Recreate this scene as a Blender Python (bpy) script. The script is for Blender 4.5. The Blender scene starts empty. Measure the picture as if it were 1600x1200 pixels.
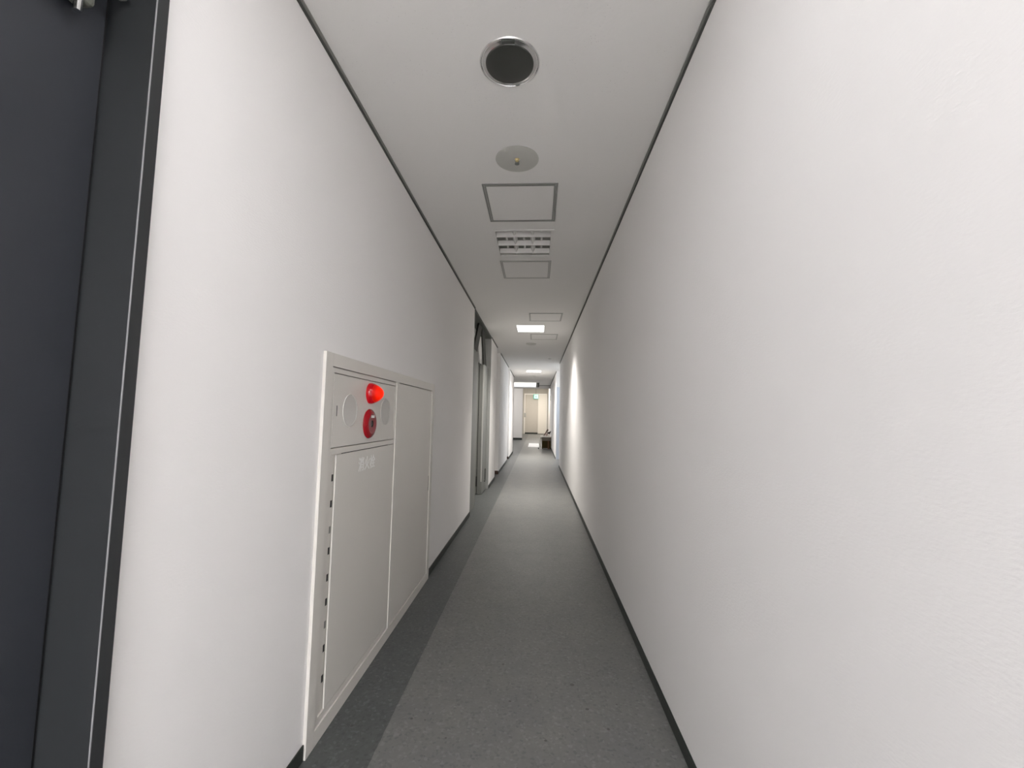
import bpy, bmesh, math, random
from mathutils import Vector, Matrix
random.seed(4)
scn = bpy.context.scene
C = scn.collection
PI = math.pi

# ------------------------------------------------------------------ camera
W_PX = 1600.0
cam_d = bpy.data.cameras.new('camera')
cam_d.sensor_width = 36.0
cam_d.lens = 662.386 / W_PX * 36.0
cam_d.clip_start = 0.02
cam_d.clip_end = 200
cam = bpy.data.objects.new('camera', cam_d)
C.objects.link(cam)
yaw, pitch, roll = 0.0604735, 0.0765624, 0.0195426
EYE = 1.2275
f = Vector((-math.sin(yaw) * math.cos(pitch), math.cos(yaw) * math.cos(pitch), math.sin(pitch)))
r = Vector((math.cos(yaw), math.sin(yaw), 0))
u = r.cross(f)
r2 = r * math.cos(roll) + u * math.sin(roll)
u2 = -r * math.sin(roll) + u * math.cos(roll)
m3 = Matrix((r2, u2, -f)).transposed()
cam.matrix_world = Matrix.Translation((0, 0, EYE)) @ m3.to_4x4()
scn.camera = cam

# ------------------------------------------------------------------ world, exposure, light levels
world = bpy.data.worlds.new('world')
scn.world = world
world.use_nodes = True
world.node_tree.nodes['Background'].inputs['Color'].default_value = (0.8, 0.85, 0.9, 1)
world.node_tree.nodes['Background'].inputs['Strength'].default_value = 0.1
scn.view_settings.view_transform = 'Standard'
scn.view_settings.look = 'None'
scn.view_settings.exposure = 0.0
scn.view_settings.gamma = 1.0
scn.view_settings.use_curve_mapping = False
try:
    scn.cycles.diffuse_bounces = 8
    scn.cycles.max_bounces = 12
except Exception:
    pass

def area(name, loc, sx, sy, power, col, rot=(0, 0, 0), spread=180):
    l = bpy.data.lights.new(name, 'AREA')
    l.shape = 'RECTANGLE'
    l.size = sx; l.size_y = sy
    l.energy = power
    l.color = col
    l.spread = math.radians(spread)
    o = bpy.data.objects.new(name, l)
    o.location = loc
    o.rotation_euler = rot
    C.objects.link(o)
    return o

# lamps: (centre x, centre y, size x, size y, power, spread, colour)
WARM = (1.0, 0.955, 0.90)
NEUT = (1.0, 0.985, 0.975)
COOL = (0.86, 0.93, 1.0)
XL, XR, H = -0.812, 0.558, 2.6
LAMP_X = -0.121
NEAR = (0.955, 0.965, 1.0)
lit_panels = [
    (LAMP_X, 6.56, 0.44, 0.53, 31.0, 110, WARM),
    (LAMP_X, 12.80, 0.45, 0.55, 41.0, 125, WARM),
    (LAMP_X, 0.50, 0.44, 0.50, 3.4, 170, NEAR),
    (LAMP_X, -1.70, 0.44, 0.50, 22.0, 170, NEAR),  # unseen panel behind the camera, added to brighten the near corridor
    (LAMP_X, -3.30, 0.44, 0.50, 200.0, 170, NEAR),  # strong unseen fill panel, added for more ambient light
]
for i, (lx, ly, sx, sy, pw, sp, co) in enumerate(lit_panels):
    area('panel_light', (lx, ly, H - 0.004), sx - 0.03, sy - 0.03, pw, co, spread=sp)
area('side_room_light', (1.45, 11.5, 2.35), 0.7, 0.7, 19.0, COOL, (0, math.radians(35), 0))
area('hanging_box_light', (-0.5, 17.03, 2.405), 0.9, 0.10, 12.0, NEUT)
area('lobby_light', (-1.9, 20.4, 3.28), 1.2, 1.6, 80.0, NEUT)
area('end_hall_light', (0.0, 28.4, 3.28), 1.0, 1.0, 85.0, (1.0, 0.95, 0.88))

# ------------------------------------------------------------------ materials
def srgb(r, g, b):
    def c(v):
        v /= 255.0
        return v / 12.92 if v <= 0.04045 else ((v + 0.055) / 1.055) ** 2.4
    return (c(r), c(g), c(b), 1)

def mat(name, col, rough=0.6, metal=0.0, emis=None, estr=0.0, bump=0.0, bscale=60.0, var=0.0, vscale=3.0, coat=0.0, spec=0.5, bstretch=None):
    m = bpy.data.materials.new(name)
    m.use_nodes = True
    nt = m.node_tree
    b = nt.nodes['Principled BSDF']
    b.inputs['Base Color'].default_value = col
    b.inputs['Roughness'].default_value = rough
    b.inputs['Metallic'].default_value = metal
    b.inputs['Specular IOR Level'].default_value = spec
    if coat:
        b.inputs['Coat Weight'].default_value = coat
        b.inputs['Coat Roughness'].default_value = 0.08
    if emis:
        b.inputs['Emission Color'].default_value = emis
        b.inputs['Emission Strength'].default_value = estr
    tc = nt.nodes.new('ShaderNodeTexCoord')
    src = tc.outputs['Object']
    if var:
        n = nt.nodes.new('ShaderNodeTexNoise')
        n.inputs['Scale'].default_value = vscale
        n.inputs['Detail'].default_value = 3
        nt.links.new(src, n.inputs['Vector'])
        mx = nt.nodes.new('ShaderNodeMix'); mx.data_type = 'RGBA'
        mx.inputs[6].default_value = tuple(max(0, c * (1 - var)) for c in col[:3]) + (1,)
        mx.inputs[7].default_value = tuple(min(1, c * (1 + var)) for c in col[:3]) + (1,)
        nt.links.new(n.outputs['Fac'], mx.inputs[0])
        nt.links.new(mx.outputs[2], b.inputs['Base Color'])
    if bump:
        n = nt.nodes.new('ShaderNodeTexNoise')
        n.inputs['Scale'].default_value = bscale
        n.inputs['Detail'].default_value = 4
        if bstretch:
            mp = nt.nodes.new('ShaderNodeMapping')
            mp.inputs['Scale'].default_value = bstretch
            nt.links.new(src, mp.inputs['Vector'])
            nt.links.new(mp.outputs['Vector'], n.inputs['Vector'])
        else:
            nt.links.new(src, n.inputs['Vector'])
        bp = nt.nodes.new('ShaderNodeBump')
        bp.inputs['Strength'].default_value = bump
        bp.inputs['Distance'].default_value = 0.002
        nt.links.new(n.outputs['Fac'], bp.inputs['Height'])
        nt.links.new(bp.outputs['Normal'], b.inputs['Normal'])
    return m

M = {}
M['wall'] = mat('wallpaper', (0.87, 0.855, 0.845, 1), 0.75, bump=0.25, bscale=90, bstretch=(1, 1, 2.2), var=0.02, vscale=1.2)
M['far_wall'] = mat('far_wall_paint', (0.74, 0.715, 0.69, 1), 0.7, bump=0.1, bscale=60)
M['end_wall'] = mat('greige_end_wall', (0.45, 0.43, 0.39, 1), 0.7, bump=0.1, bscale=60)
M['cab'] = mat('ivory_steel', (0.69, 0.665, 0.62, 1), 0.42, var=0.012, vscale=4, bump=0.05, bscale=200)
M['cab_edge'] = mat('ivory_steel_edge', (0.80, 0.78, 0.74, 1), 0.35)
M['black'] = mat('black_void', (0.012, 0.012, 0.012, 1), 0.8)
M['trim'] = mat('grey_ceiling_trim', (0.25, 0.25, 0.23, 1), 0.55, var=0.08, vscale=30)
M['trim_dark'] = mat('dark_shadow_gap', (0.075, 0.077, 0.070, 1), 0.7)
M['base'] = mat('dark_green_vinyl', (0.022, 0.027, 0.023, 1), 0.5, var=0.2, vscale=12)
M['base_brown'] = mat('brown_vinyl', (0.06, 0.028, 0.018, 1), 0.5, var=0.2, vscale=12)
M['door_dark'] = mat('slate_painted_steel', (0.026, 0.029, 0.036, 1), 0.48, var=0.06, vscale=5, bump=0.08, bscale=300)
M['frame_dark'] = mat('charcoal_frame', (0.026, 0.028, 0.030, 1), 0.42, var=0.05, vscale=8)
M['closer'] = mat('closer_paint', (0.17, 0.175, 0.15, 1), 0.4, var=0.1, vscale=20)
M['steel'] = mat('grey_painted_steel', (0.17, 0.175, 0.16, 1), 0.38, var=0.06, vscale=9)
M['steel_mid'] = mat('mid_painted_steel', (0.32, 0.325, 0.31, 1), 0.4, var=0.05, vscale=9)
M['steel_dark'] = mat('dark_painted_steel', (0.07, 0.075, 0.068, 1), 0.55, var=0.1, vscale=9)
M['edge'] = mat('edge_highlight', (0.30, 0.30, 0.31, 1), 0.3)  # pale colour standing in for the highlight on the near door frame
M['arm'] = mat('blackened_steel', (0.03, 0.031, 0.026, 1), 0.7)
M['chrome'] = mat('chrome', (0.75, 0.75, 0.75, 1), 0.15, metal=1.0)
M['white_metal'] = mat('white_enamel', (0.80, 0.79, 0.77, 1), 0.35, var=0.01)
M['hatch_frame'] = mat('grey_aluminium', (0.27, 0.275, 0.26, 1), 0.4, metal=0.0, var=0.06, vscale=15)
M['hatch_frame_pale'] = mat('pale_aluminium', (0.42, 0.42, 0.40, 1), 0.4, var=0.05, vscale=15)
M['lens'] = mat('smoked_glass', (0.045, 0.047, 0.042, 1), 0.32, coat=0.2)
M['speaker'] = mat('speaker_mesh', (0.60, 0.585, 0.555, 1), 0.6, bump=0.4, bscale=500)
M['plate'] = mat('grey_cover_plate', (0.55, 0.55, 0.515, 1), 0.5, var=0.04, vscale=20)
M['brass'] = mat('brass', (0.75, 0.62, 0.32, 1), 0.3, metal=0.8)
M['red'] = mat('red_plastic', (0.30, 0.002, 0.008, 1), 0.25, coat=0.25, spec=0.3)
M['red_face'] = mat('matte_red', (0.27, 0.05, 0.055, 1), 0.5, var=0.1, vscale=60)
M['red_lamp_base'] = mat('red_lamp_base', (0.30, 0.002, 0.006, 1), 0.2, emis=(0.55, 0.0, 0.008, 1), estr=0.3, coat=0.25, spec=0.3)
M['label'] = mat('white_print', (0.85, 0.84, 0.82, 1), 0.5)
M['text'] = mat('pale_print', (0.84, 0.835, 0.81, 1), 0.6)
M['text_red'] = mat('white_letters_button', (0.75, 0.6, 0.58, 1), 0.5)
M['light'] = mat('lit_diffuser', (0.9, 0.9, 0.9, 1), 0.5, emis=(1, 0.985, 0.96, 1), estr=2.5)
M['tube_box'] = mat('lit_tube_box', (0.9, 0.9, 0.88, 1), 0.5, emis=(1, 0.97, 0.90, 1), estr=1.6)
M['tube_box2'] = mat('lit_box_lower', (0.9, 0.9, 0.9, 1), 0.5, emis=(0.93, 0.96, 1.0, 1), estr=0.75)
M['exit'] = mat('exit_sign_face', (0.5, 0.9, 0.8, 1), 0.4, emis=(0.68, 1.0, 0.92, 1), estr=0.85)
M['exit_green'] = mat('exit_sign_green', (0.08, 0.40, 0.28, 1), 0.4, emis=(0.10, 0.42, 0.30, 1), estr=0.3)
M['blue_door'] = mat('pale_blue_grey_paint', (0.62, 0.67, 0.75, 1), 0.4)
M['end_frame'] = mat('cream_enamel', (0.86, 0.83, 0.78, 1), 0.3)
M['end_door'] = mat('beige_steel_door', (0.55, 0.515, 0.46, 1), 0.45, var=0.02)
M['end_side'] = mat('cream_panel', (0.82, 0.78, 0.71, 1), 0.45)
M['board'] = mat('plain_white', (0.93, 0.94, 0.96, 1), 0.35)
M['carton'] = mat('olive_brown_board', (0.050, 0.038, 0.012, 1), 0.9, var=0.3, vscale=6, spec=0.15)
M['carton_grey'] = mat('greyish_brown_panel', (0.17, 0.145, 0.115, 1), 0.7, var=0.25, vscale=30)
M['wood_red'] = mat('reddish_wood', (0.14, 0.055, 0.018, 1), 0.6, var=0.3, vscale=15)
M['cream_top'] = mat('cream_top', (0.90, 0.86, 0.80, 1), 0.5)
M['brown'] = mat('brown_wood', (0.12, 0.08, 0.06, 1), 0.7, var=0.2, vscale=20)
M['dark_brown'] = mat('dark_purple_brown', (0.018, 0.011, 0.013, 1), 0.8, spec=0.1)
M['pinkish'] = mat('pinkish_fabric', (0.62, 0.50, 0.46, 1), 0.8)

# glowing alarm lamp lens: brightest at the bulb inside
m = bpy.data.materials.new('glowing_red_lens'); m.use_nodes = True
nt = m.node_tree; b = nt.nodes['Principled BSDF']
b.inputs['Base Color'].default_value = (0.4, 0.0, 0.0, 1)
b.inputs['Roughness'].default_value = 0.3
b.inputs['Specular IOR Level'].default_value = 0.25
b.inputs['Coat Weight'].default_value = 0.1
b.inputs['Emission Color'].default_value = (1.0, 0.018, 0.0, 1)
b.inputs['Emission Strength'].default_value = 0.95
tc = nt.nodes.new('ShaderNodeTexCoord')
d = nt.nodes.new('ShaderNodeVectorMath'); d.operation = 'DISTANCE'
nt.links.new(tc.outputs['Object'], d.inputs[0]); d.inputs[1].default_value = (0.075, -0.403, 1.325)   # the bulb near the tip
mr = nt.nodes.new('ShaderNodeMapRange'); mr.inputs[1].default_value = 0.012; mr.inputs[2].default_value = 0.055
mr.inputs[3].default_value = 1.3; mr.inputs[4].default_value = 0.25
nt.links.new(d.outputs['Value'], mr.inputs[0]); nt.links.new(mr.outputs[0], b.inputs['Emission Strength'])
M['red_lens'] = m
M['bulb'] = mat('hot_bulb', (0.9, 0.2, 0.02, 1), 0.4, emis=(1.0, 0.10, 0.0, 1), estr=1.0)

# ceiling board: fine fissured texture
m = bpy.data.materials.new('rock_wool_ceiling'); m.use_nodes = True
nt = m.node_tree; b = nt.nodes['Principled BSDF']
b.inputs['Roughness'].default_value = 0.9
tc = nt.nodes.new('ShaderNodeTexCoord')
n = nt.nodes.new('ShaderNodeTexVoronoi'); n.inputs['Scale'].default_value = 75
nt.links.new(tc.outputs['Object'], n.inputs['Vector'])
cr = nt.nodes.new('ShaderNodeValToRGB')
cr.color_ramp.elements[0].position = 0.05; cr.color_ramp.elements[0].color = (0.66, 0.65, 0.63, 1)
cr.color_ramp.elements[1].position = 0.16; cr.color_ramp.elements[1].color = (0.83, 0.82, 0.80, 1)
nt.links.new(n.outputs['Distance'], cr.inputs['Fac'])
n2 = nt.nodes.new('ShaderNodeTexNoise'); n2.inputs['Scale'].default_value = 9; n2.inputs['Detail'].default_value = 5
nt.links.new(tc.outputs['Object'], n2.inputs['Vector'])
cr2 = nt.nodes.new('ShaderNodeValToRGB')
cr2.color_ramp.elements[0].position = 0.50; cr2.color_ramp.elements[0].color = (0, 0, 0, 1)
cr2.color_ramp.elements[1].position = 0.62; cr2.color_ramp.elements[1].color = (1, 1, 1, 1)
nt.links.new(n2.outputs['Fac'], cr2.inputs['Fac'])
mx = nt.nodes.new('ShaderNodeMix'); mx.data_type = 'RGBA'
mx.inputs[6].default_value = (0.83, 0.82, 0.80, 1)
nt.links.new(cr.outputs['Color'], mx.inputs[7]); nt.links.new(cr2.outputs['Color'], mx.inputs[0])
nt.links.new(mx.outputs[2], b.inputs['Base Color'])
bp = nt.nodes.new('ShaderNodeBump'); bp.inputs['Strength'].default_value = 0.25; bp.inputs['Distance'].default_value = 0.001
nt.links.new(n.outputs['Distance'], bp.inputs['Height']); nt.links.new(bp.outputs['Normal'], b.inputs['Normal'])
M['ceil'] = m

# floor: speckled sheet vinyl, pale field and dark border band along the left wall
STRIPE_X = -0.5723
m = bpy.data.materials.new('speckled_vinyl_floor'); m.use_nodes = True
nt = m.node_tree; b = nt.nodes['Principled BSDF']
L = nt.links.new
tc = nt.nodes.new('ShaderNodeTexCoord')
def vor(scale, feat='F1'):
    v = nt.nodes.new('ShaderNodeTexVoronoi'); v.inputs['Scale'].default_value = scale
    L(tc.outputs['Object'], v.inputs['Vector']); return v
def ramp(src, stops):
    c = nt.nodes.new('ShaderNodeValToRGB')
    e = c.color_ramp.elements
    e[0].position, e[0].color = stops[0]; e[1].position, e[1].color = stops[-1]
    for p, col in stops[1:-1]:
        k = e.new(p); k.color = col
    L(src, c.inputs['Fac']); return c
def mathn(op, a, bb=None):
    k = nt.nodes.new('ShaderNodeMath'); k.operation = op
    for i, v in enumerate((a, bb)):
        if v is None: continue
        if isinstance(v, (int, float)): k.inputs[i].default_value = v
        else: L(v, k.inputs[i])
    return k.outputs[0]
def mixc(fac, a, bb):
    k = nt.nodes.new('ShaderNodeMix'); k.data_type = 'RGBA'
    for i, v in ((0, fac), (6, a), (7, bb)):
        if isinstance(v, tuple): k.inputs[i].default_value = v
        elif isinstance(v, (int, float)): k.inputs[i].default_value = v
        else: L(v, k.inputs[i])
    return k.outputs[2]
v1 = vor(95)
sepc = nt.nodes.new('ShaderNodeSeparateColor'); L(v1.outputs['Color'], sepc.inputs[0])
pale = ramp(sepc.outputs[0], [(0.0, (0.108, 0.111, 0.108, 1)), (0.15, (0.138, 0.139, 0.133, 1)), (0.85, (0.151, 0.152, 0.146, 1)), (1.0, (0.180, 0.182, 0.178, 1))])
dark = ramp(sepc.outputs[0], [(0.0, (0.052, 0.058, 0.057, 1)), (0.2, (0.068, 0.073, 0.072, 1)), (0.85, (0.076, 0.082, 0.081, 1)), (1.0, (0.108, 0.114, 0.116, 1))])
sx = nt.nodes.new('ShaderNodeSeparateXYZ'); L(tc.outputs['Object'], sx.inputs[0])
nz = nt.nodes.new('ShaderNodeTexNoise'); nz.inputs['Scale'].default_value = 25; L(tc.outputs['Object'], nz.inputs['Vector'])
wob = mathn('MULTIPLY', mathn('SUBTRACT', nz.outputs['Fac'], 0.5), 0.008)
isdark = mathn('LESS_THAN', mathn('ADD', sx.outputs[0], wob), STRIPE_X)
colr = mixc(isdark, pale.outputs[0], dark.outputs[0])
n3 = nt.nodes.new('ShaderNodeTexNoise'); n3.inputs['Scale'].default_value = 4.5; n3.inputs['Detail'].default_value = 6; n3.inputs['Roughness'].default_value = 0.7
L(tc.outputs['Object'], n3.inputs['Vector'])
wear = ramp(n3.outputs['Fac'], [(0.3, (0.88, 0.88, 0.90, 1)), (0.7, (1.08, 1.07, 1.04, 1))])
mm = nt.nodes.new('ShaderNodeMix'); mm.data_type = 'RGBA'; mm.blend_type = 'MULTIPLY'; mm.inputs[0].default_value = 1.0
L(colr, mm.inputs[6]); L(wear.outputs[0], mm.inputs[7])
colr = mm.outputs[2]
# seams of the vinyl sheets (a cross seam and a lengthwise one)
def near(axis, val, w):
    return mathn('LESS_THAN', mathn('ABSOLUTE', mathn('SUBTRACT', sx.outputs[axis], val)), w)
seamA = mathn('MULTIPLY', near(1, 3.93, 0.004), mathn('GREATER_THAN', sx.outputs[0], -0.42))
seamB = mathn('MULTIPLY', near(0, 0.205, 0.0012), mathn('LESS_THAN', sx.outputs[1], 3.93))
seam = mathn('MULTIPLY', mathn('MAXIMUM', seamA, seamB), 0.30)
colr = mixc(seam, colr, (0.09, 0.09, 0.088, 1))
# small dark scuffs and drips
spots = None
for px, py, rr in ((0.18, 2.069, 0.008), (0.229, 1.91, 0.006), (-0.489, 1.789, 0.007), (-0.433, 1.787, 0.005), (-0.1, 1.93, 0.006),
                   (-0.33, 1.70, 0.005), (0.30, 1.80, 0.006), (0.36, 1.95, 0.005), (-0.71, 1.73, 0.007), (-0.25, 4.3, 0.01), (0.05, 1.72, 0.005), (-0.15, 2.2, 0.005)):
    d = nt.nodes.new('ShaderNodeVectorMath'); d.operation = 'DISTANCE'
    L(tc.outputs['Object'], d.inputs[0]); d.inputs[1].default_value = (px, py, 0)
    h = mathn('LESS_THAN', mathn('ADD', d.outputs['Value'], mathn('MULTIPLY', mathn('SUBTRACT', nz.outputs['Fac'], .5), .01)), rr)
    spots = h if spots is None else mathn('MAXIMUM', spots, h)
colr = mixc(mathn('MULTIPLY', spots, 0.65), colr, (0.035, 0.03, 0.025, 1))
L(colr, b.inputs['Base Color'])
b.inputs['Roughness'].default_value = 0.42
b.inputs['Specular IOR Level'].default_value = 0.5
bp = nt.nodes.new('ShaderNodeBump'); bp.inputs['Strength'].default_value = 0.12; bp.inputs['Distance'].default_value = 0.001
L(n3.outputs['Fac'], bp.inputs['Height']); L(bp.outputs['Normal'], b.inputs['Normal'])
M['floor'] = m

# ------------------------------------------------------------------ helpers
def box(bm, x0, x1, y0, y1, z0, z1):
    vs = [bm.verts.new(p) for p in ((x0, y0, z0), (x1, y0, z0), (x1, y1, z0), (x0, y1, z0), (x0, y0, z1), (x1, y0, z1), (x1, y1, z1), (x0, y1, z1))]
    for q in ((0, 3, 2, 1), (4, 5, 6, 7), (0, 1, 5, 4), (1, 2, 6, 5), (2, 3, 7, 6), (3, 0, 4, 7)):
        bm.faces.new([vs[i] for i in q])
    return bm

def boxes(*bs):
    bm = bmesh.new()
    for q in bs: box(bm, *q)
    return bm

def lathe(profile, axis, centre, seg=48, closed=False):
    """revolve (radius, height) pairs about an axis: 'x' or 'z'"""
    bm = bmesh.new()
    rings = []
    for rad, h in profile:
        if rad < 1e-6:
            p = (centre[0] + h, centre[1], centre[2]) if axis == 'x' else (centre[0], centre[1], centre[2] + h)
            rings.append([bm.verts.new(p)])
            continue
        ring = []
        for i in range(seg):
            a = 2 * PI * i / seg
            if axis == 'x': p = (centre[0] + h, centre[1] + rad * math.cos(a), centre[2] + rad * math.sin(a))
            else: p = (centre[0] + rad * math.cos(a), centre[1] + rad * math.sin(a), centre[2] + h)
            ring.append(bm.verts.new(p))
        rings.append(ring)
    if closed: rings.append(rings[0])
    for a, bb in zip(rings, rings[1:]):
        for i in range(seg):
            j = (i + 1) % seg
            if len(a) == 1 and len(bb) == 1: continue
            if len(a) == 1: bm.faces.new((a[0], bb[i], bb[j]))
            elif len(bb) == 1: bm.faces.new((a[i], a[j], bb[0]))
            else: bm.faces.new((a[i], a[j], bb[j], bb[i]))
    return bm

def bar(bm, p0, p1, r0, r1, seg=10):
    p0, p1 = Vector(p0), Vector(p1)
    d = (p1 - p0).normalized()
    a = d.orthogonal().normalized(); c = d.cross(a)
    A, B = [], []
    for i in range(seg):
        t = 2 * PI * i / seg
        v = a * math.cos(t) + c * math.sin(t)
        A.append(bm.verts.new(p0 + v * r0)); B.append(bm.verts.new(p1 + v * r1))
    for i in range(seg):
        j = (i + 1) % seg
        bm.faces.new((A[i], A[j], B[j], B[i]))
    bm.faces.new(A[::-1]); bm.faces.new(B)
    return bm

def ellipsoid(centre, rad, rot=None, seg=20):
    bm = bmesh.new()
    bmesh.ops.create_uvsphere(bm, u_segments=seg, v_segments=seg // 2, radius=1)
    mt = Matrix.Translation(centre)
    if rot: mt = mt @ rot.to_4x4()
    mt = mt @ Matrix.Diagonal((rad[0], rad[1], rad[2], 1))
    bmesh.ops.transform(bm, matrix=mt, verts=bm.verts)
    return bm

def worldloc(o):
    v = Vector((0, 0, 0))
    while o:
        v += Vector(o.location); o = o.parent
    return v

def obj(name, bm, m, parent=None, bevel=0.0, smooth=False, origin=None, label=None):
    bmesh.ops.recalc_face_normals(bm, faces=bm.faces)
    off = worldloc(parent) if parent else Vector((0, 0, 0))
    if origin is not None and parent is None: off = Vector(origin)
    for v in bm.verts: v.co -= off
    me = bpy.data.meshes.new(name)
    bm.to_mesh(me); bm.free()
    me.materials.append(m)
    o = bpy.data.objects.new(name, me)
    C.objects.link(o)
    if parent: o.parent = parent
    elif origin is not None: o.location = origin
    if smooth:
        for p in me.polygons: p.use_smooth = True
        try: me.set_sharp_from_angle(angle=math.radians(35))
        except Exception: pass
    if bevel:
        md = o.modifiers.new('bevel', 'BEVEL'); md.width = bevel; md.segments = 2; md.limit_method = 'ANGLE'
        md.harden_normals = False
    if label: o['label'] = label
    return o

def tag(o, label, cat, group=None, kind=None):
    o['label'] = label
    o['category'] = cat
    if group: o['group'] = group
    if kind: o['kind'] = kind
    return o

def thing(name, loc, label, cat, group=None, kind=None):
    o = bpy.data.objects.new(name, None)
    o.empty_display_size = 0.1
    C.objects.link(o)
    o.location = loc
    return tag(o, label, cat, group, kind)

def struct(name, bm, m, label=None, cat=None, bevel=0.0):
    o = obj(name, bm, m, bevel=bevel)
    o['kind'] = 'structure'
    if label: o['label'] = label
    if cat: o['category'] = cat
    return o

# ------------------------------------------------------------------ room shell
Y0, YC, YE = -5.0, 18.35, 31.0     # back end, low ceiling end, end wall
T = 0.12

def plate_with_holes(x0, x1, y0, y1, z0, z1, holes):
    xs = sorted({x0, x1} | {h[0] for h in holes} | {h[1] for h in holes})
    ys = sorted({y0, y1} | {h[2] for h in holes} | {h[3] for h in holes})
    bm = bmesh.new()
    for i in range(len(xs) - 1):
        for j in range(len(ys) - 1):
            cx, cy = (xs[i] + xs[i + 1]) / 2, (ys[j] + ys[j + 1]) / 2
            if any(h[0] < cx < h[1] and h[2] < cy < h[3] for h in holes): continue
            box(bm, xs[i], xs[i + 1], ys[j], ys[j + 1], z0, z1)
    bmesh.ops.remove_doubles(bm, verts=bm.verts, dist=1e-5)
    # drop the walls between neighbouring cells
    seen = {}
    for fc in list(bm.faces):
        k = tuple(sorted(v.index for v in fc.verts))
    bm.verts.index_update()
    for fc in list(bm.faces):
        k = tuple(sorted(v.index for v in fc.verts))
        seen.setdefault(k, []).append(fc)
    dele = [fc for v in seen.values() if len(v) > 1 for fc in v]
    bmesh.ops.delete(bm, geom=dele, context='FACES')
    return bm

DL = (-0.127, 1.547)      # downlight centre
rd = 0.106                # its opening
holes = [(-0.345, 0.095, 3.03, 3.53)]
for lx, ly, sx_, sy_, *_ in lit_panels:
    holes.append((lx - sx_ / 2, lx + sx_ / 2, ly - sy_ / 2, ly + sy_ / 2))
holes.append((DL[0] - 0.13, DL[0] + 0.13, DL[1] - 0.13, DL[1] + 0.13))
cb = plate_with_holes(-3.0, 1.75, Y0, YC, H, H + 0.03, holes)
# round opening for the downlight
seg = 64; outer, inner, top = [], [], []
for i in range(seg):
    a = 2 * PI * i / seg
    c_, s_ = math.cos(a), math.sin(a)
    k = 0.13 / max(abs(c_), abs(s_))
    outer.append(cb.verts.new((DL[0] + k * c_, DL[1] + k * s_, H)))
    inner.append(cb.verts.new((DL[0] + rd * c_, DL[1] + rd * s_, H)))
    top.append(cb.verts.new((DL[0] + rd * c_, DL[1] + rd * s_, H + 0.03)))
for i in range(seg):
    j = (i + 1) % seg
    cb.faces.new((outer[i], outer[j], inner[j], inner[i]))
    cb.faces.new((inner[i], inner[j], top[j], top[i]))
struct('ceiling', cb, M['ceil'], 'pale speckled ceiling board running the length of the corridor', 'ceiling')
struct('ceiling', boxes((-3.0, 1.75, YC, YE + .1, 3.36, 3.5)), M['ceil'], 'raised ceiling over the hall at the far end', 'ceiling')
struct('ceiling', boxes((-3.0, 1.75, YC, YC + .10, 2.46, 3.36)), M['wall'], 'dropped beam where the low ceiling stops', 'ceiling')
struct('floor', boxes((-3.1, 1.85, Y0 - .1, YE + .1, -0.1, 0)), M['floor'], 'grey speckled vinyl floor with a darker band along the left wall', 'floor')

# left wall in the pieces between openings
def wleft(y0, y1, z0=0, z1=H, x=XL):
    return (x - T, x, y0, y1, z0, z1)
struct('wall_left', boxes(wleft(Y0, -0.13), wleft(-0.13, 0.795, 2.18, H), wleft(0.795, 1.556), wleft(1.556, 3.25, 1.458, H), wleft(3.25, 5.27)),
       M['wall'], 'white wallpapered left wall around the hydrant cabinet', 'wall')
RX = XL - 0.16     # back of the steel lined recess
struct('wall_left', boxes((RX - .1, RX, 5.22, 7.32, 0, H), (RX, XL, 7.27, 8.35, 0, H), (RX - .1, XL - .12, 5.16, 5.22, 0, H)), M['wall'], 'short white wall just past the grey steel recess', 'wall')
struct('wall_left', boxes((RX - .1, XL - .10, 8.30, 9.12, 0, H), (XL - .22, XL, 9.12, 11.72, 0, H)), M['wall'], 'white wall between the two shallow door recesses on the left', 'wall')
struct('wall_left', boxes((RX - .1, XL - .10, 11.70, 12.38, 0, H), (XL - .22, XL, 12.38, 14.6, 0, H)), M['wall'], 'last white wall on the left before the lobby opens', 'wall')
struct('wall_left', boxes((-3.0, XL, 14.5, 14.6, 0, H), (-3.1, -3.0, 14.5, 22.8, 0, 3.4)), M['wall'], 'lobby wall hidden behind the left corner', 'wall')
struct('wall_left', boxes((-3.0, -0.79, 22.8, 23.3, 0, 3.36), (-1.25, -1.12, 23.3, YE, 0, 3.36)), M['far_wall'], 'far pier facing the corridor left of the end door', 'wall')
# right wall
struct('wall_right', boxes((XR, XR + T, Y0, 10.72, 0, H)), M['wall'], 'long plain white wallpapered wall on the right', 'wall')
struct('wall_right', boxes((XR, 1.75, 12.6, 12.72, 0, H), (XR, XR + T, 12.72, YC, 0, H)), M['wall'], 'white right wall beyond the bright side opening', 'wall')
struct('wall_right', boxes((1.65, 1.77, 10.6, 12.72, 0, H), (XR + T, 1.75, 10.6, 10.72, 0, H)), M['wall'], 'walls of the side lobby on the right', 'wall')
struct('wall_right', boxes((0.80, 0.92, YC, YE, 0, 3.36), (XR, .8, YC - .12, YC, 0, H)), M['wall'], 'right wall of the far hall', 'wall')
struct('wall_back', boxes((-1.0, 0.7, Y0 - .1, Y0, 0, H)), M['wall'], 'wall closing the corridor behind the viewer', 'wall')
ex0, ex1, ez = -0.955, 0.71, 2.93
struct('wall_end', boxes((-1.2, ex0, YE, YE + .1, 0, 3.4), (ex1, .95, YE, YE + .1, 0, 3.4), (ex0, ex1, YE, YE + .1, ez, 3.4), (ex0, ex1, YE + .08, YE + .1, 0, ez)), M['end_wall'], 'end wall around the far door', 'wall')

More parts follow.
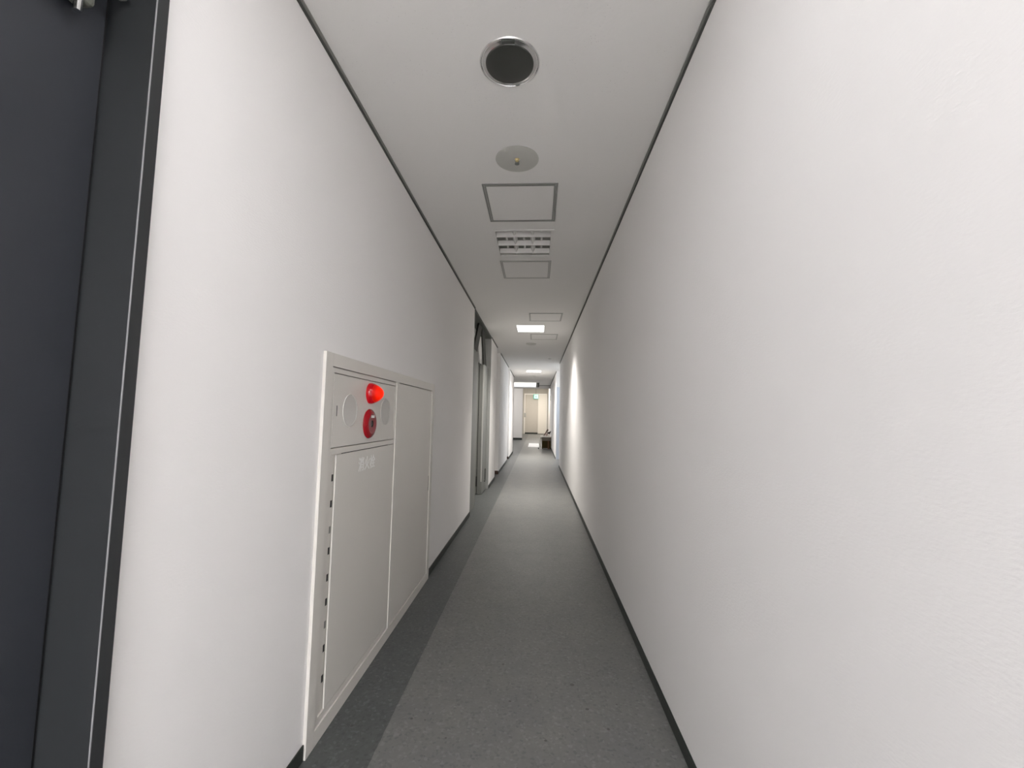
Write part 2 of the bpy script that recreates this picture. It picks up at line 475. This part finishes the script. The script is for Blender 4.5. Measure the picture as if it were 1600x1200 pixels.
# ceiling shadow-gap trims
def trim(name, rects_a, rects_b, label):
    t = bpy.data.objects.new(name, None); C.objects.link(t)
    t['kind'] = 'structure'; t['label'] = label; t['category'] = 'trim'
    t.location = (rects_a[0][0], rects_a[0][2], H - 0.02)
    obj('trim_strip', boxes(*rects_a), M['trim'], t)
    obj('shadow_gap', boxes(*rects_b), M['trim_dark'], t)
segsL = [(Y0, 5.27), (7.27, 8.35), (9.12, 11.72), (12.38, 14.6)]
trim('trim_1', [(XL, XL + .013, a, bb, H - .008, H) for a, bb in segsL], [(XL, XL + .006, a, bb, H - .018, H - .008) for a, bb in segsL], 'dark grey trim line where left wall meets ceiling')
segsR = [(Y0, 10.72), (12.6, YC)]
trim('trim_2', [(XR - .013, XR, a, bb, H - .008, H) for a, bb in segsR], [(XR - .006, XR, a, bb, H - .018, H - .008) for a, bb in segsR], 'dark grey trim line where right wall meets ceiling')
struct('trim_3', boxes((-.05, XR, YC - .014, YC, H - .02, H)), M['trim'], 'grey line across the end of the low ceiling', 'trim')
# baseboards
BH = 0.055
struct('baseboard_left', boxes(*[(XL, XL + .006, a, bb, 0, BH) for a, bb in ((Y0, -.13), (.797, 1.549), (3.258, 5.27), (7.27, 8.35), (9.12, 11.72), (12.38, 14.6))]), M['base'], 'dark green-black skirting along the left wall', 'baseboard', bevel=.002)
struct('baseboard_left', boxes((XL - .10, XL, 9.112, 9.12, 0, .07), (XL - .10, XL, 12.372, 12.38, 0, .07)), M['base_brown'], 'brown skirting in the shallow left recesses', 'baseboard')
struct('baseboard_left', boxes((-3.0, -.79, 22.79, 22.8, 0, .10)), M['base'], 'dark skirting under the far pier', 'baseboard')
struct('baseboard_right', boxes((XR - .006, XR, Y0, 10.72, 0, BH), (XR - .006, XR, 12.6, YC, 0, BH)), M['base'], 'dark green-black skirting along the right wall', 'baseboard', bevel=.002)

# ------------------------------------------------------------------ near dark door on the left
d1 = thing('door_1', (XL, 0.33, 0), 'dark slate steel door in charcoal frame at left edge', 'door', kind='structure')
LX = -0.900
obj('door_frame', boxes((LX - .06, -0.797, 0.768, 0.797, 0, 2.20), (LX - .06, -0.797, -0.13, -0.101, 0, 2.20), (LX - .06, -0.797, -.101, .768, 2.13, 2.20)), M['frame_dark'], d1, bevel=.0025)
obj('pale_edge', boxes((-0.7980, -0.7960, 0.7674, 0.7692, 0, 2.13)), M['edge'], d1)  # highlight along the frame's inner edge, put in as a pale strip
obj('door_stop', boxes((LX - .02, LX - .004, 0.750, 0.768, 0, 2.13)), M['black'], d1)
obj('door_leaf', boxes((LX - .045, LX, -0.098, 0.7625, .006, 2.127)), M['door_dark'], d1, bevel=.0015)
cl = obj('door_closer', boxes((LX, LX + .050, 0.42, 0.672, 1.985, 2.060)), M['closer'], d1, bevel=.012)
bm = boxes((LX, LX + .038, .672, .712, 1.995, 2.050)); 
obj('closer_cap', bm, M['closer'], cl, bevel=.008)
bm = bmesh.new(); bar(bm, (LX + .026, .690, 2.00), (LX + .026, .690, 1.972), .008, .006, 16)
obj('closer_screw', bm, M['chrome'], cl)
obj('closer_arm', boxes((LX + .030, LX + .048, .55, .760, 2.062, 2.074)), M['closer'], cl, bevel=.003)

# ------------------------------------------------------------------ hydrant cabinet
FX = -0.800
cab = thing('fire_hydrant_cabinet', (XL, 2.4, 0), 'ivory steel wall cabinet with red lamp and alarm button on its upper door', 'cabinet')
ca, cbb, ct = 1.551, 3.255, 1.463
obj('outer_frame', boxes((XL - .03, FX, ca, 1.606, 0, ct), (XL - .03, FX, 3.190, cbb, 0, ct), (XL - .03, FX, 1.606, 3.190, 1.411, ct),
                         (XL - .03, FX, 1.606, 3.190, 0, .058), (XL - .03, FX, 2.374, 2.404, .058, 1.411)), M['cab'], cab, bevel=.001)
s0 = FX - .0045
iy0, iy1 = 1.6085, 2.3715
obj('inner_frame', boxes((s0 - .02, s0, iy0, 1.630, .0605, 1.408), (s0 - .02, s0, 2.357, iy1, .0605, 1.408),
                         (s0 - .02, s0, 1.630, 2.357, 1.388, 1.408), (s0 - .02, s0, 1.630, 2.357, 1.063, 1.087), (s0 - .02, s0, 1.630, 2.357, .0605, .088)), M['cab'], cab, bevel=.001)
obj('back_panel', boxes((XL - .045, XL - .04, 1.56, 3.245, .005, 1.455)), M['black'], cab)
ud = obj('upper_door', boxes((s0 - .015, s0 - .0005, 1.633, 2.3535, 1.0905, 1.3845)), M['cab'], cab, bevel=.001)
obj('latch_slot', boxes((s0 - .0005, s0 + .0006, 1.6615, 1.6665, 1.215, 1.258)), M['steel_dark'], ud)
obj('lower_door', boxes((s0 - .005, s0 + .0015, 1.678, 2.354, .091, 1.0595)), M['cab'], cab, bevel=.001)
obj('side_door', boxes((s0 - .015, s0 + .0005, 2.4075, 3.1865, .0615, 1.4075)), M['cab'], cab, bevel=.001)
obj('latch_slot', boxes((s0 + .0005, s0 + .0016, 3.168, 3.176, .666, .774)), M['steel_dark'], cab)
pl = obj('perforated_strip', boxes((s0 - .012, s0 - .008, 1.630, 1.740, .088, 1.063)), M['cab'], cab)
hz = (.971, .869, .768, .687, .585, .493, .408, .320, .208)
for k, z in enumerate(hz):
    obj('slot_hole', boxes((s0 - .008, s0 - .0074, 1.664, 1.677, z - .015, z + .012)), M['steel'] if k in (2, 6) else M['black'], pl)
fx = s0 - .0005
def disc_speaker(y, z, rad):
    # shallow round perforated grille with a raised lip
    g = obj('speaker_grille', lathe([(0, .0006), (rad - .004, .0006), (rad - .003, .0022), (rad, .0022), (rad + .001, 0)], 'x', (fx, y, z), 48), M['speaker'], ud, smooth=True)
    return g
disc_speaker(1.787, 1.240, .070)
disc_speaker(2.214, 1.240, .070)
lamp = obj('alarm_lamp', lathe([(.050, 0), (.050, .010), (.049, .014), (.047, .020), (.044, .026)], 'x', (fx, 1.997, 1.325), 40), M['red_lamp_base'], ud, smooth=True)
obj('lamp_lens', lathe([(.044, .026), (.040, .034), (.034, .044), (.027, .053), (.019, .060), (.010, .0645), (0, .066)], 'x', (fx, 1.997, 1.325), 40), M['red_lens'], lamp, smooth=True)
btn = obj('alarm_button', lathe([(.069, 0), (.0705, .003), (.068, .009), (.062, .014), (.055, .0175), (.048, .019)], 'x', (fx, 1.997, 1.180), 56), M['red'], ud, smooth=True)
obj('button_face', lathe([(.048, .019), (.020, .0185), (.017, .0170)], 'x', (fx, 1.997, 1.180), 56), M['red_face'], btn, smooth=True)
obj('push_cap', lathe([(.017, .0170), (.0165, .010), (.012, .010), (.010, .013), (0, .014)], 'x', (fx, 1.997, 1.180), 32), M['lens'], btn, smooth=True)
obj('button_label', boxes((fx + .0187, fx + .0200, 1.979, 2.015, 1.208, 1.220)), M['label'], btn)

def text_mesh(name, body, size, loc, m, parent, stretch=(1, 1), bold=.0, ext=.0004):
    cu = bpy.data.curves.new(name, 'FONT')
    cu.body = body; cu.size = size; cu.extrude = ext; cu.offset = bold
    cu.align_x = 'CENTER'; cu.align_y = 'CENTER'
    to = bpy.data.objects.new('tmp_text', cu); C.objects.link(to)
    dg = bpy.context.evaluated_depsgraph_get(); dg.update()
    me = bpy.data.meshes.new_from_object(to.evaluated_get(dg))
    bpy.data.objects.remove(to)
    bm = bmesh.new(); bm.from_mesh(me)
    rot = Matrix(((0, 0, 1, 0), (1, 0, 0, 0), (0, 1, 0, 0), (0, 0, 0, 1)))     # text x -> +y, text y -> +z
    bmesh.ops.transform(bm, matrix=Matrix.Translation(loc) @ rot @ Matrix.Diagonal((stretch[0], stretch[1], 1, 1)), verts=bm.verts)
    return obj(name, bm, m, parent)
ld = [o for o in cab.children if o.name.startswith('lower_door')][0]
text_mesh('door_lettering', '消火栓', .066, (s0 + .0019, 1.994, .990), M['text'], ld, bold=.0012)

# ------------------------------------------------------------------ ceiling fittings
dl = thing('downlight', (DL[0], DL[1], H), 'round recessed ceiling lamp with dark lens and chrome rim, nearest the viewer', 'light')
c3 = (DL[0], DL[1], H)
obj('rim', lathe([(.1095, .002), (.1095, -.002), (.112, -.005), (.115, -.004), (.117, 0)], 'z', c3, 64), M['chrome'], dl, smooth=True)
obj('rim_groove', lathe([(.1095, .003), (.1065, .003)], 'z', c3, 64), M['black'], dl)
obj('reflector', lathe([(.1065, .003), (.1065, -.002), (.100, -.0035), (.0935, -.0055), (.0935, .003)], 'z', c3, 64), M['chrome'], dl, smooth=True)
obj('lens', lathe([(.0935, -.005), (.0915, -.009), (.086, -.0105), (.055, -.012), (0, -.0125)], 'z', c3, 64), M['lens'], dl, smooth=True)
obj('spring_clip', boxes((DL[0] - .025, DL[0] + .025, DL[1] - .108, DL[1] - .092, H - .0075, H + .002)), M['steel_dark'], dl, bevel=.002)

def sprinkler(x, y, r0, label):
    t = thing('sprinkler', (x, y, H), label, 'sprinkler')
    obj('cover_plate', lathe([(.016, 0), (.016, -.003), (r0 - .006, -.004), (r0, -.002), (r0, 0)], 'z', (x, y, H), 48), M['plate'], t, smooth=True)
    bm = bmesh.new(); bar(bm, (x, y, H), (x, y, H - .012), .013, .009, 16)
    obj('sprinkler_head', bm, M['brass'], t)
    bm = boxes((x - .011, x - .008, y - .002, y + .002, H - .026, H - .010), (x + .008, x + .011, y - .002, y + .002, H - .026, H - .010))
    bar(bm, (x, y, H - .024), (x, y, H - .027), .013, .013, 12)
    obj('deflector', bm, M['steel'], t)
sprinkler(-.127, 2.165, .115, 'grey round ceiling plate with a small brass sprinkler head, before the first hatch')

def hatch(x0, x1, y0, y1, label, pale=False, w=.022):
    t = thing('access_hatch', ((x0 + x1) / 2, (y0 + y1) / 2, H), label, 'hatch')
    mt = M['hatch_frame_pale'] if pale else M['hatch_frame']
    z0, z1 = H - .004, H
    def ring(a, bb, c, d, ww):
        return [(a, a + ww, c, d, z0, z1), (bb - ww, bb, c, d, z0, z1), (a + ww, bb - ww, c, c + ww, z0, z1), (a + ww, bb - ww, d - ww, d, z0, z1)]
    obj('hatch_frame', boxes(*ring(x0, x1, y0, y1, w * .5)), mt, t)
    g = .003
    z0 = H - .0055
    fr = obj('panel_frame', boxes(*ring(x0 + w * .5 + g, x1 - w * .5 - g, y0 + w * .5 + g, y1 - w * .5 - g, w * .42)), mt, t)
    q = w * .5 + g + w * .42
    obj('hatch_panel', boxes((x0 + q, x1 - q, y0 + q, y1 - q, H - .003, H)), M['ceil'], t)
hatch(-.349, .104, 2.40, 2.885, 'square ceiling access hatch with dark grey frame, nearest and largest of the hatches')
hatch(-.349, .104, 3.64, 4.115, 'square ceiling access hatch just past the unlit louvred light', pale=True)
hatch(-.128, .320, 5.53, 5.995, 'ceiling access hatch just before the first lit panel', pale=True, w=.018)
hatch(-.134, .325, 6.96, 7.45, 'ceiling access hatch just past the first lit panel', pale=True, w=.018)

# unlit louvre light
x0, x1, y0, y1 = -.345, .095, 3.03, 3.53
lv = thing('louvre_light', ((x0 + x1) / 2, (y0 + y1) / 2, H), 'unlit square recessed ceiling light with white louvre blades', 'light')
obj('housing', boxes((x0 + .0005, x0 + .006, y0, y1, H, H + .05), (x1 - .006, x1 - .0005, y0, y1, H, H + .05), (x0 + .006, x1 - .006, y0 + .0005, y0 + .006, H, H + .05),
                     (x0 + .006, x1 - .006, y1 - .006, y1 - .0005, H, H + .05), (x0, x1, y0, y1, H + .05, H + .055)), M['plate'], lv)
obj('rim', boxes((x0 - .010, x0 + .012, y0 - .01, y1 + .01, H - .004, H), (x1 - .012, x1 + .010, y0 - .01, y1 + .01, H - .004, H),
                 (x0 + .012, x1 - .012, y0 - .01, y0 + .012, H - .004, H), (x0 + .012, x1 - .012, y1 - .012, y1 + .01, H - .004, H)), M['white_metal'], lv)
for k in range(3):
    cx = x0 + .012 + (x1 - x0 - .024) * (k + .5) / 3
    bm = bmesh.new(); bar(bm, (cx, y0 + .03, H + .040), (cx, y1 - .03, H + .040), .009, .009, 16)
    obj('tube', bm, M['white_metal'], lv, smooth=True)
for k in range(3):
    yy = y0 + .125 + k * .160
    bm = bmesh.new()
    # V-shaped cross blade, wide at the bottom edge
    prof = [(-.026, .034), (.026, .034), (.004, .002), (-.004, .002)]
    A = [bm.verts.new((x0 + .012, yy + p[0], H + p[1])) for p in prof]
    B = [bm.verts.new((x1 - .012, yy + p[0], H + p[1])) for p in prof]
    for i in range(4):
        bm.faces.new((A[i], A[(i + 1) % 4], B[(i + 1) % 4], B[i]))
    bm.faces.new(A); bm.faces.new(B)
    obj('louvre_blade', bm, M['white_metal'], lv)
for k in (1, 2):
    cx = x0 + .012 + (x1 - x0 - .024) * k / 3
    bm = bmesh.new()
    prof = [(-.020, .040), (.020, .040), (.004, .008), (-.004, .008)]
    A = [bm.verts.new((cx + p[0], y0 + .01, H + p[1])) for p in prof]
    B = [bm.verts.new((cx + p[0], y1 - .01, H + p[1])) for p in prof]
    for i in range(4):
        bm.faces.new((A[i], A[(i + 1) % 4], B[(i + 1) % 4], B[i]))
    bm.faces.new(A); bm.faces.new(B)
    obj('divider', bm, M['white_metal'], lv)

# lit panels
plabels = ['lit square ceiling panel, the nearer and larger of the two glowing in the corridor',
           'lit square ceiling panel, the farther and smaller, before the hanging lit box',
           'lit square ceiling panel right above the viewer', 'unseen fill panel added in the ceiling just behind the viewer', 'unseen fill panel added in the ceiling farthest behind the viewer']
for (lx, ly, sx_, sy_, *_), lb in zip(lit_panels, plabels):
    t = thing('ceiling_panel_light', (lx, ly, H), lb, 'light')
    x0, x1, y0, y1 = lx - sx_ / 2, lx + sx_ / 2, ly - sy_ / 2, ly + sy_ / 2
    obj('rim', boxes((x0, x0 + .012, y0, y1, H + .001, H + .03), (x1 - .012, x1, y0, y1, H + .001, H + .03), (x0 + .012, x1 - .012, y0, y0 + .012, H + .001, H + .03), (x0 + .012, x1 - .012, y1 - .012, y1, H + .001, H + .03)), M['white_metal'], t)
    obj('diffuser', boxes((x0 + .012, x1 - .012, y0 + .012, y1 - .012, H + .004, H + .03)), M['light'], t)

def detector(x, y, r0, label, mt):
    t = thing('smoke_detector', (x, y, H), label, 'detector')
    obj('detector_base', lathe([(r0, 0), (r0, -.008), (r0 * .93, -.014), (0, -.014)], 'z', (x, y, H), 32), mt, t, smooth=True)
    obj('detector_dome', lathe([(r0 * .6, -.0135), (r0 * .5, -.022), (0, -.026)], 'z', (x, y, H), 32), mt, t, smooth=True)
detector(-.13, 7.9, .095, 'round grey ceiling disc just past the fourth access hatch', M['plate'])
detector(-.13, 14.1, .07, 'small round ceiling detector past the farther lit panel', M['plate'])
detector(.28, 9.9, .035, 'tiny pale ceiling sensor near the right wall between the two lit panels', M['white_metal'])

# lit box hanging below ceiling
hb = thing('hanging_light_box', (-.5, 17.0, 2.42), 'long lit white box hanging crosswise under the ceiling before the beam', 'light')
obj('light_box_body', boxes((-1.25, -.055, 16.97, 17.10, 2.415, H - .006)), M['white_metal'], hb)
obj('upper_diffuser', boxes((-1.25, -.055, 16.955, 16.97, 2.510, 2.590)), M['tube_box'], hb)
obj('lower_diffuser', boxes((-1.25, -.055, 16.955, 16.97, 2.415, 2.500)), M['tube_box2'], hb)
obj('end_cap', boxes((-.055, .035, 16.955, 17.10, 2.415, H - .004)), M['hatch_frame'], hb)
obj('end_bracket', boxes((.035, .062, 16.95, 17.11, 2.425, H)), M['black'], hb)

# ------------------------------------------------------------------ steel lined recess with folded fire door
d2 = thing('door_2', (XL, 6.27, 0), 'grey steel door frame with a folded-back leaf in the left recess', 'door', kind='structure')
obj('door_header', boxes((RX + .002, XL + .002, 5.272, 7.238, 2.565, H - .002)), M['steel_dark'], d2)
obj('door_jamb', boxes((RX + .002, XL + .002, 7.238, 7.268, 0, H - .002)), M['steel_mid'], d2)
obj('door_jamb', boxes((XL - .12, XL + .002, 5.272, 5.30, 0, H - .04)), M['steel'], d2)
obj('side_panel', boxes((-.90, -.832, 5.302, 5.84, 0, 2.10)), M['steel'], d2, bevel=.003)
lf = obj('door_leaf', boxes((-.958, -.938, 6.70, 7.20, .004, 2.08), (-.927, -.852, 6.70, 7.20, .004, 2.05)), M['steel'], d2, bevel=.003)
obj('hinge_gap', boxes((-.938, -.927, 6.703, 7.19, .12, 2.04), (-.944, -.925, 6.69, 6.70, .13, .28)), M['black'], lf)
obj('pale_edge', boxes((-.872, -.853, 6.694, 6.70, .2, 2.04)), M['hatch_frame_pale'], lf)
obj('lever', boxes((-.852, -.835, 7.05, 7.09, .16, .36), (-.852, -.83, 6.98, 7.09, .16, .18)), M['steel_dark'], lf, bevel=.003)
def arm(p0, p1, w, thick, name='stay_arm'):
    p0, p1 = Vector(p0), Vector(p1)
    bm = bmesh.new()
    vs = []
    for p in (p0, p1):
        for dx in (-thick, thick):
            for dy in (-w, w):
                vs.append(bm.verts.new((p.x + dx, p.y + dy, p.z)))
    for q in ((0, 1, 3, 2), (4, 6, 7, 5), (0, 4, 5, 1), (2, 3, 7, 6), (0, 2, 6, 4), (1, 5, 7, 3)):
        bm.faces.new([vs[i] for i in q])
    return obj(name, bm, M['arm'], d2)
arm((-.865, 6.15, 2.565), (-.865, 5.70, 2.10), .15, .012)
arm((-.870, 6.52, 2.565), (-.870, 6.85, 2.05), .15, .012)

# ------------------------------------------------------------------ pale blue door on the right
d3 = thing('door_3', (.9, 12.57, 0), 'pale blue-grey door in the bright opening on the right', 'door', kind='structure')
l3 = obj('door_leaf', boxes((XR + .012, 1.40, 12.553, 12.597, .006, 2.12)), M['blue_door'], d3, bevel=.002)
bm = bmesh.new(); bar(bm, (.66, 12.553, 1.0), (.66, 12.50, 1.0), .01, .01); bar(bm, (.66, 12.50, 1.0), (.78, 12.50, 1.0), .009, .009)
obj('door_handle', bm, M['chrome'], l3)
# small notice plate up on the right wall past it
np_ = obj('wall_plate', boxes((XR - .02, XR, 17.74, 17.90, 1.93, 2.13)), M['hatch_frame'], origin=(XR, 17.8, 1.93))
tag(np_, 'small grey plate high on the right wall before the far hall', 'plate')

# ------------------------------------------------------------------ end door
d4 = thing('door_4', (-.12, YE, 0), 'wide cream framed door with pale side panel at corridor end', 'door', kind='structure')
obj('door_frame', boxes((ex0, ex0 + .075, YE - .03, YE + .07, 0, ez), (ex1 - .075, ex1, YE - .03, YE + .07, 0, ez), (ex0 + .075, ex1 - .075, YE - .03, YE + .07, ez - .085, ez)), M['end_frame'], d4)
lf4 = obj('door_leaf', boxes((ex0 + .08, .045, YE + .03, YE + .07, .10, ez - .09)), M['end_door'], d4)
obj('kick_strip', boxes((ex0 + .08, .045, YE + .025, YE + .07, 0, .095)), M['base'], d4)
obj('side_panel', boxes((.055, ex1 - .08, YE - .02, YE + .06, .03, ez - .09)), M['end_side'], d4)
bm = boxes((ex0 + .01, ex0 + .14, YE - .05, YE - .031, 1.20, 1.50))
obj('door_handle', bm, M['hatch_frame_pale'], lf4)
ed = thing('exit_sign', (-.10, YE - .1, 2.55), 'small glowing green and white exit sign in front of far door', 'sign')
obj('sign_box', boxes((-.29, .07, YE - .16, YE - .10, 2.54, 2.86)), M['exit_green'], ed)
obj('sign_face', boxes((-.23, .05, YE - .164, YE - .160, 2.57, 2.84)), M['exit'], ed)
bm = ellipsoid((-.10, YE - .166, 2.775), (.022, .004, .022)); box(bm, -.125, -.075, YE - .168, YE - .164, 2.68, 2.755); box(bm, -.15, -.11, YE - .168, YE - .164, 2.62, 2.69); box(bm, -.085, -.05, YE - .168, YE - .164, 2.62, 2.69)
obj('running_figure', bm, M['exit_green'], ed)
obj('sign_rod', boxes((-.12, -.10, YE - .14, YE - .12, 2.86, 3.36)), M['steel'], ed)

# ------------------------------------------------------------------ things on the floor far down the corridor
sh = obj('white_floor_slab', boxes((-.355, .10, 17.35, 19.80, 0.0, .012)), M['board'], origin=(-.12, 18.5, 0))  # thin flat white slab on the floor
tag(sh, 'flat bright white rectangle on the corridor floor beside the brown cabinet', 'sheet')

bxx = thing('small_cabinet', (.385, 16.8, 0), 'small dark olive-brown cabinet with cream top against right wall', 'cabinet')
obj('cabinet_body', boxes((.205, .548, 16.60, 17.00, .03, .445)), M['carton'], bxx, bevel=.004)
obj('drawer_front', boxes((.21, .543, 16.588, 16.60, .315, .44)), M['carton_grey'], bxx, bevel=.003)
obj('corner_post', boxes((.425, .475, 16.585, 16.60, 0, .315)), M['wood_red'], bxx)
for a in (.215, .50):
    for q in (16.62, 16.95): obj('foot', boxes((a, a + .035, q, q + .035, 0, .03)), M['dark_brown'], bxx)
obj('top', boxes((.15, .552, 16.56, 17.03, .445, .488)), M['cream_top'], bxx, bevel=.004)

st = thing('folding_stand', (.13, 16.75, 0), 'thin grey folding stand leaning beside the brown cabinet', 'stand')
def legset(name, pts, r0, mt):
    bm = bmesh.new()
    for a, bb in zip(pts, pts[1:]): bar(bm, a, bb, r0, r0)
    obj(name, bm, mt, st)
legset('leg', [(.145, 16.75, .42), (.10, 16.62, .20), (.085, 16.55, .27)][:2] + [(.195, 16.60, .018)], .013, M['hatch_frame_pale'])
legset('leg', [(.19, 16.80, .40), (.16, 16.70, .20), (.08, 16.58, .02)], .013, M['hatch_frame_pale'])
legset('crossbar', [(.14, 16.75, .40), (.19, 16.80, .40)], .016, M['steel'])
obj('rubber_foot', ellipsoid((.075, 16.57, .024), (.026, .03, .022)), M['steel_dark'], st, smooth=True)

tl = thing('brown_ornament', (.33, 16.75, .488), 'small brown object with rounded end, slanting up from the cream cabinet top', 'ornament')
bm = bmesh.new(); bar(bm, (.272, 16.75, .492), (.385, 16.75, .68), .016, .018)
obj('handle', bm, M['brown'], tl, smooth=True)
obj('head', ellipsoid((.41, 16.75, .715), (.034, .03, .052), Matrix.Rotation(math.radians(30), 3, 'Y')), M['brown'], tl, smooth=True)
cp = obj('pinkish_bundle', ellipsoid((.375, 16.80, .548), (.055, .06, .061)), M['pinkish'], smooth=True, origin=(.375, 16.8, .488))
tag(cp, 'pale pinkish bundle standing upright on the cream cabinet top', 'bundle')
sc_ = thing('dark_ornament', (.49, 16.72, .488), 'small dark wedge-shaped object on the cream cabinet top nearest the wall', 'ornament')
bm = bmesh.new()
pr = [(.40, .60), (.43, .635), (.50, .66), (.545, .70), (.545, .665), (.52, .60), (.50, .575)]
bm = bmesh.new()
A = [bm.verts.new((p[0], 16.68, p[1])) for p in pr]; B = [bm.verts.new((p[0], 16.76, p[1])) for p in pr]
for i in range(len(pr)):
    j = (i + 1) % len(pr); bm.faces.new((A[i], A[j], B[j], B[i]))
bm.faces.new(A); bm.faces.new(B)
obj('wedge_body', bm, M['dark_brown'], sc_, bevel=.006)
obj('base_block', boxes((.475, .515, 16.69, 16.75, .488, .60)), M['cream_top'], sc_)
